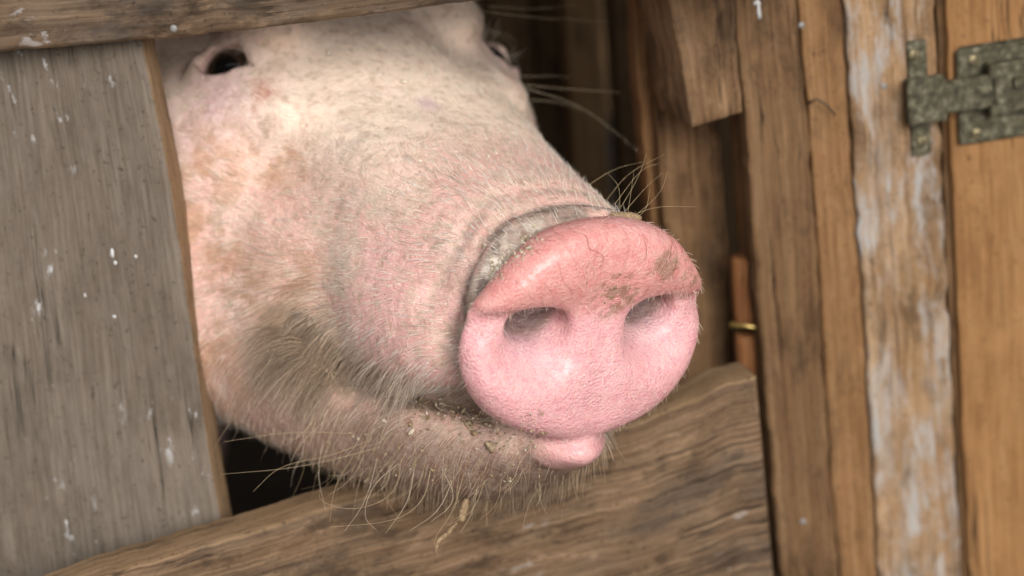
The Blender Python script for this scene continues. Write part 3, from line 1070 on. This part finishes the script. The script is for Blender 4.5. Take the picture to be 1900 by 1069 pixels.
def make_skin():
    s = NT('pig_skin')
    base = s.attr('skin')
    p = s.attr('hc', 'Vector')
    disc = s.attr('disc', 'Fac')
    n_f = s.noise(p, 2.6, 6, .65)
    n_p = s.noise(p, 9, 4, .6)
    c = s.mix(s.rng(n_f, .36, .64, .0, .42), base, s.mix(.5, base, (.9, .68, .58)))
    c = s.mix(s.math('MULTIPLY', s.rng(n_f, .5, .3, 0, .4), s.rng(disc, 0, 1, 1, .25)), c, s.mix(.6, base, (.42, .2, .14)))
    pores = s.rng(s.voro(p, 7.5), .12, .3, .22, 0, True)
    c = s.mix(s.math('MULTIPLY', pores, s.rng(disc, 0, 1, 1, .35)), c, (.36, .17, .1))
    spk = s.rng(s.noise(p, 4.2, 5, .7), .66, .72, 0, .75, True)
    c = s.mix(s.math('MULTIPLY', spk, s.rng(disc, 0, 1, 1, .3)), c, (.23, .14, .08))
    peb = s.voro(p, 11, 'SMOOTH_F1')
    h_disc = s.math('ADD', s.math('MULTIPLY', peb, -.6), s.math('MULTIPLY', n_p, .9))
    wr = s.noise(s.mapping(p, (.8, 1, 2.4)), 2.6, 4, .6, 1.2)
    h_skin = s.math('ADD', s.math('MULTIPLY', n_p, 1.0), s.math('MULTIPLY', wr, 1.2))
    sp = s.n('SeparateXYZ')
    s.put(sp.inputs[0], p)
    wob = s.noise(p, .5, 1, .4)
    a_ = s.math('ADD', s.math('DIVIDE', sp.outputs['X'], s.math('ADD', sp.outputs['Z'], 2.2)), s.math('MULTIPLY', wob, .55))
    fr = s.math('ABSOLUTE', s.math('SUBTRACT', s.math('FRACT', s.math('MULTIPLY', a_, 5.2)), .5))
    line = s.math('MULTIPLY', s.rng(fr, .0, .026, 1, 0, True), s.rng(sp.outputs['Z'], 1.3, 2.2, 0, 1))
    line = s.math('MULTIPLY', s.math('MULTIPLY', line, disc), s.rng(s.noise(p, .9, 2, .5), .36, .5, 0, 1))
    c = s.mix(s.math('MULTIPLY', line, .4), c, (.36, .13, .1))
    h_disc = s.math('SUBTRACT', h_disc, s.math('MULTIPLY', line, 1.6))
    light_dots = s.math('MULTIPLY', s.rng(s.voro(p, 8.5), .05, .22, .5, 0, True), s.math('MULTIPLY', disc, s.rng(sp.outputs['Z'], .2, -.8, 0, 1)))
    c = s.mix(light_dots, c, (.86, .6, .6))
    mx = s.n('Mix', data_type='FLOAT')
    s.put(mx.inputs[0], disc)
    s.put(mx.inputs[2], h_skin)
    s.put(mx.inputs[3], s.math('ADD', h_disc, s.math('MULTIPLY', wr, .8)))
    big = s.noise(p, .7, 3, .55)
    nb = s.bump(s.math('MULTIPLY', mx.outputs[0], s.rng(big, .35, .65, .55, 1.15)), .55, .0016)
    rg = s.n('Mix', data_type='FLOAT')
    s.put(rg.inputs[0], disc)
    s.put(rg.inputs[2], .62)
    s.put(rg.inputs[3], s.rng(n_f, .35, .65, .22, .42))
    s.b.subsurface_method = 'RANDOM_WALK'
    s.out(Base_Color=c, Roughness=rg.outputs[0], Normal=nb, Subsurface_Weight=s.math('ADD', s.math('MULTIPLY', disc, .14), .08), Subsurface_Scale=.006, Specular_IOR_Level=.45, Coat_Weight=s.math('MULTIPLY', disc, s.rng(n_f, .42, .6, .06, .4)), Coat_Roughness=.17)
    s.b.inputs['Subsurface Radius'].default_value = (1.0, .38, .25)
    return s.m


C, MK = skin_colour(HV)
nH = len(HV)
allV = np.concatenate([HV, BV])
allF = np.concatenate([HF, BF + nH])
me = bpy.data.meshes.new('pig')
me.vertices.add(len(allV))
me.vertices.foreach_set('co', h2w(allV).astype(np.float32).ravel())
me.loops.add(allF.size)
me.loops.foreach_set('vertex_index', allF.astype(np.int32).ravel())
me.polygons.add(len(allF))
me.polygons.foreach_set('loop_start', np.arange(0, allF.size, 4, dtype=np.int32))
me.update(calc_edges=True)
me.validate()
me.polygons.foreach_set('use_smooth', np.ones(len(me.polygons), bool))
at = me.attributes.new('hc', 'FLOAT_VECTOR', 'POINT')
at.data.foreach_set('vector', allV.astype(np.float32).ravel())
at = me.attributes.new('skin', 'FLOAT_COLOR', 'POINT')
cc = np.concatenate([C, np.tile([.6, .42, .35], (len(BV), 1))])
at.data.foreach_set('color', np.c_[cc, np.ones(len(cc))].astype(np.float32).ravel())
at = me.attributes.new('disc', 'FLOAT', 'POINT')
at.data.foreach_set('value', np.r_[np.maximum(MK['disc'], MK['lip']), np.zeros(len(BV))].astype(np.float32))
me.materials.append(make_skin())
pig = bpy.data.objects.new('pig', me)
col.objects.link(pig)
tag(pig, 'pink pig poking its wide snout out through the gap in the boards', 'pig')

# ------------------------------------------------------------------ eyes
def eye_mat():
    s = NT('pig_eye')
    co = s.n('TexCoord').outputs['Object']
    sp = s.n('SeparateXYZ')
    s.put(sp.inputs[0], co)
    z = sp.outputs['Z']
    c = s.ramp(s.math('DIVIDE', z, 1.42 * HS), [(.45, (.4, .24, .21)), (.60, (.3, .19, .16)), (.65, (.03, .017, .01)), (.90, (.03, .017, .01)), (.93, (.004, .004, .004))])
    return s.out(Base_Color=c, Roughness=.06, Coat_Weight=.8, Coat_Roughness=.02)


EM = eye_mat()
ec = EYE[0][1] * np.array([-1, 1, 1])
for sx, ec_, eR, _s in EYE:
    bm = bmesh.new()
    bmesh.ops.create_uvsphere(bm, u_segments=40, v_segments=28, radius=1.42 * HS)
    me = bpy.data.meshes.new('eye')
    bm.to_mesh(me)
    bm.free()
    me.polygons.foreach_set('use_smooth', np.ones(len(me.polygons), bool))
    me.materials.append(EM)
    o = bpy.data.objects.new('eye', me)
    col.objects.link(o)
    c = ec_ - eR[:, 2] * 1.12
    gz = eR[:, 2] + np.array([0, .25, -.1])
    q = Vector(HM @ gz).to_track_quat('Z', 'Y')
    o.matrix_world = Matrix.Translation(Vector(h2w(c[None])[0])) @ q.to_matrix().to_4x4()
    o.parent = pig

# ------------------------------------------------------------------ hair
def hair_mat():
    s = NT('pig_hair')
    c = s.attr('hcol')
    s.out(Base_Color=c, Roughness=.45, Specular_IOR_Level=.35)
    tr = s.n('BsdfTranslucent')
    s.put(tr.inputs['Color'], c)
    mx = s.n('MixShader')
    mx.inputs[0].default_value = .35
    s.t.links.new(s.b.outputs[0], mx.inputs[1])
    s.t.links.new(tr.outputs[0], mx.inputs[2])
    s.t.links.new(mx.outputs[0], s.t.nodes['Material Output'].inputs['Surface'])
    return s.m


HAIR = hair_mat()


def curves_object(name, pts, rad, colr, parent, label=None):
    """pts (n, k, 3) in world metres, rad (n, k), colr (n, 3)"""
    n, k = pts.shape[:2]
    hc = bpy.data.hair_curves.new(name)
    hc.add_curves([k] * n)
    hc.attributes['position'].data.foreach_set('vector', pts.astype(np.float32).ravel())
    r = hc.attributes.get('radius') or hc.attributes.new('radius', 'FLOAT', 'POINT')
    r.data.foreach_set('value', rad.astype(np.float32).ravel())
    a = hc.attributes.new('hcol', 'FLOAT_COLOR', 'POINT')
    cc = np.repeat(np.c_[colr, np.ones(n)], k, axis=0)
    a.data.foreach_set('color', cc.astype(np.float32).ravel())
    hc.materials.append(HAIR)
    o = bpy.data.objects.new(name, hc)
    col.objects.link(o)
    o.parent = parent
    o['kind'] = 'stuff'
    if label:
        o['label'] = label
    return o


q4 = HV[HF]
cen = q4.mean(1)
area = .5 * np.linalg.norm(np.cross(q4[:, 2] - q4[:, 0], q4[:, 3] - q4[:, 1]), axis=1)
fm = masks(cen)
front = sstep(-30, -26, cen[:, 1])
dens = 36 * front
dens = dens * (1 - .75 * fm['jaw']) * (1 - .2 * fm['chin']) * (1 - .25 * fm['fore'])
dens = dens * (1 - np.clip(fm['disc'] * 1.0, 0, 1)) + fm['disc'] * 6
rimf = np.exp(-((cen[:, 1] + 1.15) / .3) ** 2) * sstep(-4.9, -4.4, cen[:, 2])
dens = dens + 22 * rimf + 22 * fm['disc'] * np.exp(-((cen[:, 2] - 1.0) / .35) ** 2) * sstep(1, 2, np.abs(cen[:, 0]))
dens *= (1 - np.clip(fm['lip'] * 1.3, 0, 1)) * (1 - .75 * fm['fold']) * (1 - .97 * fm['nos'] * fm['disc'])
ebl = np.linalg.norm(np.stack([np.abs(cen[:, 0]), cen[:, 1], cen[:, 2]], 1) - ec, axis=1)
dens *= sstep(1.3, 2.2, ebl)
dens *= .45 + 1.1 * vnoise(cen, .8, 131)
dens *= 1 + .8 * fm['corner'] + .8 * fm['tuft'] + .8 * fm['mouth'] * sstep(-5, -8, cen[:, 1])
dens *= 1 - np.exp(-(np.maximum(cap(np.stack([np.abs(cen[:, 0]), cen[:, 1], cen[:, 2]], 1), (2.9, .6, -.5), (2.2, -3.0, .9), 1.0, 1.0), 0) / .2) ** 2)
# faces that look away from any likely viewpoint carry fewer hairs
toc = w2h(CAM[None])[0] - cen
toc /= np.linalg.norm(toc, axis=1)[:, None]
facing = (HN[HF[:, 0]] * toc).sum(1)
dens *= np.where(facing < -.35, .15, 1)
lam = dens * area
NHAIR = rng.poisson(lam)
fi = np.repeat(np.arange(len(HF)), NHAIR)
u_, v_ = rng.random(len(fi)), rng.random(len(fi))
qq = q4[fi]
root = (qq[:, 0] * ((1 - u_) * (1 - v_))[:, None] + qq[:, 1] * (u_ * (1 - v_))[:, None] + qq[:, 2] * (u_ * v_)[:, None] + qq[:, 3] * ((1 - u_) * v_)[:, None])
nrm = HN[HF[fi, 0]]
m = masks(root)
N = len(root)
DOWN = HM.T @ np.array([0, 0, -1.0])
zz, yy = root[:, 2], root[:, 1]
kdown = .15 + .75 * sstep(1, -4, zz) + 1.3 * sstep(-4, -7, zz)
flow = np.stack([np.zeros(N), -np.ones(N) * (1 - .55 * m['chin']), np.zeros(N)], 1) + kdown[:, None] * np.array([0, 0, -1.0])
flow += .13 * rng.normal(size=(N, 3)) + .75 * (np.stack([vnoise(root, .7, 201 + k) for k in range(3)], 1) - .5)
rim = np.exp(-((yy + 1.0) / .5) ** 2) * (1 - m['lip'])
dk = m['disc'] * (1 - rim)
outw = np.stack([root[:, 0], np.zeros(N), root[:, 2]], 1)
outw /= np.linalg.norm(outw, axis=1)[:, None] + 1e-6
flow = flow * (1 - dk[:, None]) + dk[:, None] * (np.array([0, 0, -1.0]) * 1.0 + .5 * rng.normal(size=(N, 3)))
flow = flow - nrm * (flow * nrm).sum(1)[:, None]
flow /= np.linalg.norm(flow, axis=1)[:, None] + 1e-9
ln = .62 - .2 * m['fore'] - .06 * m['jaw'] + .2 * m['chin'] + .4 * np.clip(m['mouth'], 0, 1) * sstep(-3, -6, yy) + 1.0 * m['corner'] + 1.1 * m['tuft']
ln = ln * (1 - dk) + .26 * dk
ln = ln * (1 - .45 * rim)
ln *= .55 + .8 * rng.random(N)
ln *= np.where(rng.random(N) < .03, 1.7, 1)
lift = .20 + .22 * rng.random(N) + .25 * m['tuft'] + .3 * m['chin'] + .25 * rim + .25 * dk + .12 * m['corner']
K = 6
t = np.linspace(0, 1, K)
d0 = flow * np.cos(lift)[:, None] + nrm * np.sin(lift)[:, None]
bend = -nrm * (.20 * (1 - m['chin']) * (1 - dk))[:, None] + DOWN * (.12 + .25 * m['chin'] + .35 * m['corner'] + .55 * m['tuft'] + .15 * m['jaw'] + .15 * rim)[:, None] + .14 * rng.normal(size=(N, 3))
pts = root[:, None] - nrm[:, None] * .02 + d0[:, None] * (ln[:, None] * t)[..., None] + bend[:, None] * (ln[:, None] * t ** 2 * .6)[..., None]
rad0 = (.0060 + .0045 * rng.random(N) - .002 * m['fore'] + .002 * m['jaw'] + .002 * m['corner']) * (1 - .2 * dk)
rad = rad0[:, None] * (1 - .75 * t[None] ** 1.5) * HS
hcol = np.tile(np.array([.90, .79, .69]), (N, 1))
hcol = lerp(hcol, m['fore'], (.92, .83, .70))
hcol = lerp(hcol, np.clip(rust_mask(root) * (.4 + .9 * rng.random(N)), 0, 1) * .8, (.48, .28, .15))
hcol = lerp(hcol, np.clip(m['jaw'], 0, 1) * .75, (.60, .45, .34))
hcol = lerp(hcol, np.clip(m['mouth'] * .8 + m['corner'] * .7 + m['tuft'] * .6, 0, 1) * .85, (.44, .31, .20))
hcol = lerp(hcol, m['chin'] * .75, (.34, .24, .145))
hml = np.exp(-(poly_d(np.stack([np.abs(root[:, 0]), root[:, 1], root[:, 2]], 1), MOUTH) / .55) ** 2)
hcol = lerp(hcol, np.clip(hml * 1.2, 0, 1) * .9 * (rng.random(N) < .8), (.12, .08, .045))
hcol = lerp(hcol, rim * .4, (.6, .47, .33))
hcol = lerp(hcol, dk, (.85, .62, .52))
hcol *= (.5 + .85 * rng.random(N))[:, None]
hcol = np.clip(hcol, 0, .95)
curves_object('hair', h2w(pts), rad, hcol, pig)
print('hairs', N)

# ------------------------------------------------------------------ long single bristles
W = []


def whisker(px, rise, r=.010, c=(.50, .38, .24), far=None):
    """root on the skin under the first pixel, then out along the drawn path, rising off the skin"""
    p0 = hit(*px[0])
    w0 = h2w(p0[None])[0]
    d0_ = project(w0[None])[0, 2]
    pp = resample(px, 12)
    tt = np.linspace(0, 1, 12)
    W.append((np.array([pix(u, v, d0_ + rise * k) for (u, v), k in zip(pp, tt)]), r * HS, c))


def smooth_path(p, n=4):
    p = np.array(p, float)
    for _ in range(n):
        q = [p[0]]
        for a, b in zip(p[:-1], p[1:]):
            q += [a * .75 + b * .25, a * .25 + b * .75]
        q.append(p[-1])
        p = np.array(q)
    return p


dark, tan, pale = (.16, .1, .055), (.50, .38, .23), (.72, .6, .45)
for px in (((690, 815), (610, 848), (520, 862), (470, 912)), ((655, 805), (540, 800), (415, 820)), ((705, 830), (560, 868), (410, 880)),
           ((600, 815), (588, 880), (604, 945)), ((745, 850), (735, 920), (655, 950), (590, 930), (592, 908)), ((800, 865), (790, 925), (740, 968), (612, 978)),
           ((770, 860), (760, 930), (715, 990)), ((860, 880), (842, 950), (802, 1002), (812, 1030)), ((700, 850), (680, 930), (640, 985)),
           ((820, 870), (850, 930), (800, 968)), ((900, 890), (880, 950), (830, 975)), ((740, 860), (690, 900), (672, 960), (700, 985)),
           ((930, 890), (925, 935), (890, 965)), ((660, 840), (620, 900), (612, 968)), ((840, 890), (815, 950), (760, 985))):
    whisker(smooth_path(px), -.012 - .02 * random.random(), .011, random.choice((tan, tan, pale)))
for px in (((1125, 372), (1165, 320), (1232, 287)), ((1150, 388), (1185, 330), (1200, 284)), ((1150, 385), (1150, 345), (1128, 322)), ((1165, 394), (1172, 350), (1176, 318)),
           ((1160, 392), (1200, 345), (1228, 322)), ((1172, 400), (1220, 382), (1292, 384)), ((1176, 402), (1215, 370), (1232, 345), (1238, 318)), ((1180, 404), (1200, 390), (1206, 350)),
           ((1140, 380), (1190, 312), (1222, 304)), ((1090, 345), (1140, 312), (1196, 300))):
    whisker(smooth_path(px), .004, .0085, (.46, .36, .2))
for px in (((885, 20), (1000, 34), (1130, 40)), ((905, 12), (1000, 18), (1070, 8)), ((965, 142), (1030, 140), (1060, 145)), ((975, 158), (1060, 166), (1152, 172)),
           ((978, 165), (1080, 195), (1186, 282)), ((985, 185), (1040, 190), (1075, 205)), ((905, 55), (940, 62), (962, 82)), ((908, 60), (938, 70), (955, 95))):
    whisker(smooth_path(px), .01, .010, (.58, .47, .32))
for px in (((578, 274), (612, 305), (652, 346)), ((664, 274), (700, 318), (738, 358)), ((734, 326), (752, 358), (778, 384)), ((780, 346), (795, 372), (824, 392)), ((712, 360), (745, 385), (765, 416)), ((886, 330), (896, 345), (905, 362))):
    whisker(smooth_path(px), -.004, .0065, dark)
for px in (((475, 80), (440, 150), (385, 225)), ((420, 78), (385, 100), (330, 118)), ((395, 84), (360, 92), (320, 104))):
    whisker(smooth_path(px), -.012, .008, pale)
for sx, ec_, eR, e_ in EYE:                                            # pale lashes on the upper lids
    for k in range(26):
        t_ = random.uniform(-1, .9)
        r0 = ec_ + eR[:, 0] * t_ * 1.3 * e_[0] + eR[:, 1] * (.85 * e_[1] * math.sqrt(max(0, 1 - t_ * t_)) + .1) + eR[:, 2] * .35
        L_ = random.uniform(.7, 1.5)
        dr = eR[:, 2] * random.uniform(.5, .9) + eR[:, 0] * (t_ * .5 - .3) + eR[:, 1] * random.uniform(-.35, .25)
        P_ = np.array([r0 + dr * L_ * q_ - eR[:, 1] * .35 * L_ * q_ * q_ for q_ in np.linspace(0, 1, 12)])
        W.append((h2w(P_), random.uniform(.006, .010) * HS, (.8, .7, .58)))
for k in range(130):                                                   # stray chin and jaw bristles
    u = random.uniform(560, 1010)
    v = 800 + (u - 560) * .16 + random.uniform(-55, 55)
    if sdf(hit(u, v)[None])[0] > .2:
        continue
    L = random.uniform(40, 110)
    a = random.uniform(-.9, .35)
    b = a + random.uniform(-.9, .5)
    p = ((u, v), (u + math.sin(a) * L * .5, v + math.cos(a) * L * .5), (u + math.sin(a) * L * .5 + math.sin(b) * L * .5, v + math.cos(a) * L * .5 + math.cos(b) * L * .5))
    whisker(smooth_path(p), -random.uniform(.0, .02), random.uniform(.005, .009), random.choice((tan, tan, pale, (.3, .22, .12))))
wp = np.array([a[0] for a in W])
wr_ = np.array([np.linspace(1, .35, 12) * a[1] for a in W])
curves_object('bristles', wp, wr_, np.array([a[2] for a in W]), pig)

# ------------------------------------------------------------------ feed stuck to the pig
def crumb_mat():
    s = NT('dry_feed')
    co = s.n('TexCoord').outputs['Object']
    n = s.noise(co, 900, 3, .6)
    n2 = s.noise(co, 120, 2, .5)
    c = s.mix(s.attr('pale', 'Fac'), s.ramp(n, [(.3, (.13, .08, .04)), (.7, (.36, .25, .14))]), s.ramp(n, [(.3, (.45, .37, .26)), (.7, (.74, .66, .54))]))
    return s.out(Base_Color=c, Roughness=.8)


CR_M = crumb_mat()
ICO_V, ICO_F = None, None
bm = bmesh.new()
bmesh.ops.create_icosphere(bm, subdivisions=2, radius=1)
ICO_V = np.array([v.co[:] for v in bm.verts])
ICO_F = np.array([[v.index for v in f.verts] for f in bm.faces])
bm.free()


def lump(c, r, seed, squash=None):
    R_ = np.linalg.qr(np.random.default_rng(seed).normal(size=(3, 3)))[0]
    sq = np.array(squash or np.random.default_rng(seed + 1).uniform(.2, 1.25, 3))
    n = .4 + 1.1 * vnoise(ICO_V + seed * 3.3, 2.2, seed)
    return (ICO_V * n[:, None] * sq) @ R_ * r + c


V, F, q, PALE = [], [], 0, []
spots = []
for k in range(320):                                                   # along the mouth line and in the chin hair
    tt = random.random()
    mp = resample([(600, 660), (655, 696), (740, 726), (800, 742), (872, 760), (940, 800)], 50)[int(tt * 49)]
    spots.append((mp[0] + random.gauss(0, 14), mp[1] + abs(random.gauss(0, 26)), random.choice((.025, .03, .04, .05, .07, .1)) * random.uniform(.8, 1.2), .3))
for k in range(180):
    spots.append((random.uniform(640, 1010), random.uniform(760, 890), random.uniform(.02, .07), .4))
for u, v, r in ((912, 828, .26), (768, 802, .16), (762, 745, .14), (956, 808, .13), (985, 830, .12), (745, 830, .12), (805, 870, .14), (840, 770, .15), (870, 790, .18), (885, 778, .2)):
    spots.append((u, v, r, .2))
for u, v, r in ((748, 152, .13), (752, 118, .1), (690, 150, .1), (905, 292, .12), (920, 285, .1), (918, 222, .08), (790, 276, .1), (780, 300, .09), (688, 315, .11), (700, 280, .06), (610, 100, .12), (606, 115, .1), (570, 250, .05), (640, 215, .06), (830, 210, .06), (860, 250, .07)):
    spots.append((u, v, r, .03))
for k in range(60):
    spots.append((random.uniform(560, 930), random.uniform(90, 330), random.uniform(.025, .05), .03))
for k in range(26):                                                    # specks on the disc
    spots.append((random.uniform(880, 1300), random.uniform(440, 800), random.uniform(.02, .04), .0))
for k in range(150):
    tq = random.random()
    spots.append((905 + 100 * tq + random.gauss(0, 8), 500 - 62 * tq + random.gauss(0, 11), random.uniform(.03, .085), 9.0 + random.choice((.3, .6, .85))))
for (u0, v0, sg_, nn_) in ((1135, 548, 16, 22), (1240, 490, 14, 16), (1275, 520, 14, 10), (1120, 520, 20, 8)):
    for k in range(nn_):
        spots.append((u0 + random.gauss(0, sg_), v0 + random.gauss(0, sg_ * .6), random.uniform(.025, .06), 9.0))
for i, (u, v, r, up_) in enumerate(spots):
    p = hit(u, v)
    if sdf(p[None])[0] > .1:
        continue
    nn = grad(p[None], sdf)[1][0]
    nn /= np.linalg.norm(nn)
    vv = lump(p + nn * ((0 if up_ > 8 else up_) * random.random() + r * .2), r, i)
    V.append(vv)
    F.append(ICO_F + q)
    q += len(vv)
    PALE += [up_ - 9 if up_ > 8 else (1.0 if v < 340 else random.choice((0, .2, .7)))] * len(vv)
o = link_mesh('feed_crumbs', h2w(np.concatenate(V)), np.concatenate(F), CR_M)
o.data.attributes.new('pale', 'FLOAT', 'POINT').data.foreach_set('value', np.array(PALE, np.float32))
tag(o, 'dry feed crumbs and flakes stuck in the pig hair', 'crumbs', kind='stuff')


def scrap(name, px, r, label, cat, d_off=-.004, n=9):
    c0 = hit(*px[0])
    d_ = project(h2w(c0[None]))[0, 2] + d_off
    pp = resample(px, n)
    P3 = [pix(u, v, d_) for u, v in pp]
    rr = [r * HS * (.5 + .5 * math.sin(math.pi * (i + .6) / (n + .2))) * random.uniform(.8, 1.15) for i in range(n)]
    return tag(tube(name, P3, rr, CR_M, None, 8), label, cat)


scrap('husk', [(1133, 399), (1150, 403), (1172, 402), (1190, 407)], .22, 'yellow oat husk lying on top of the snout rim', 'husk', -.003)
scrap('straw', [(866, 926), (860, 945), (856, 968)], .2, 'pale straw stub hanging in the chin bristles', 'straw', -.012)
scrap('straw', [(848, 970), (830, 990), (812, 1004), (808, 1024)], .09, 'thin bent straw dangling below the straw stub', 'straw', -.012)
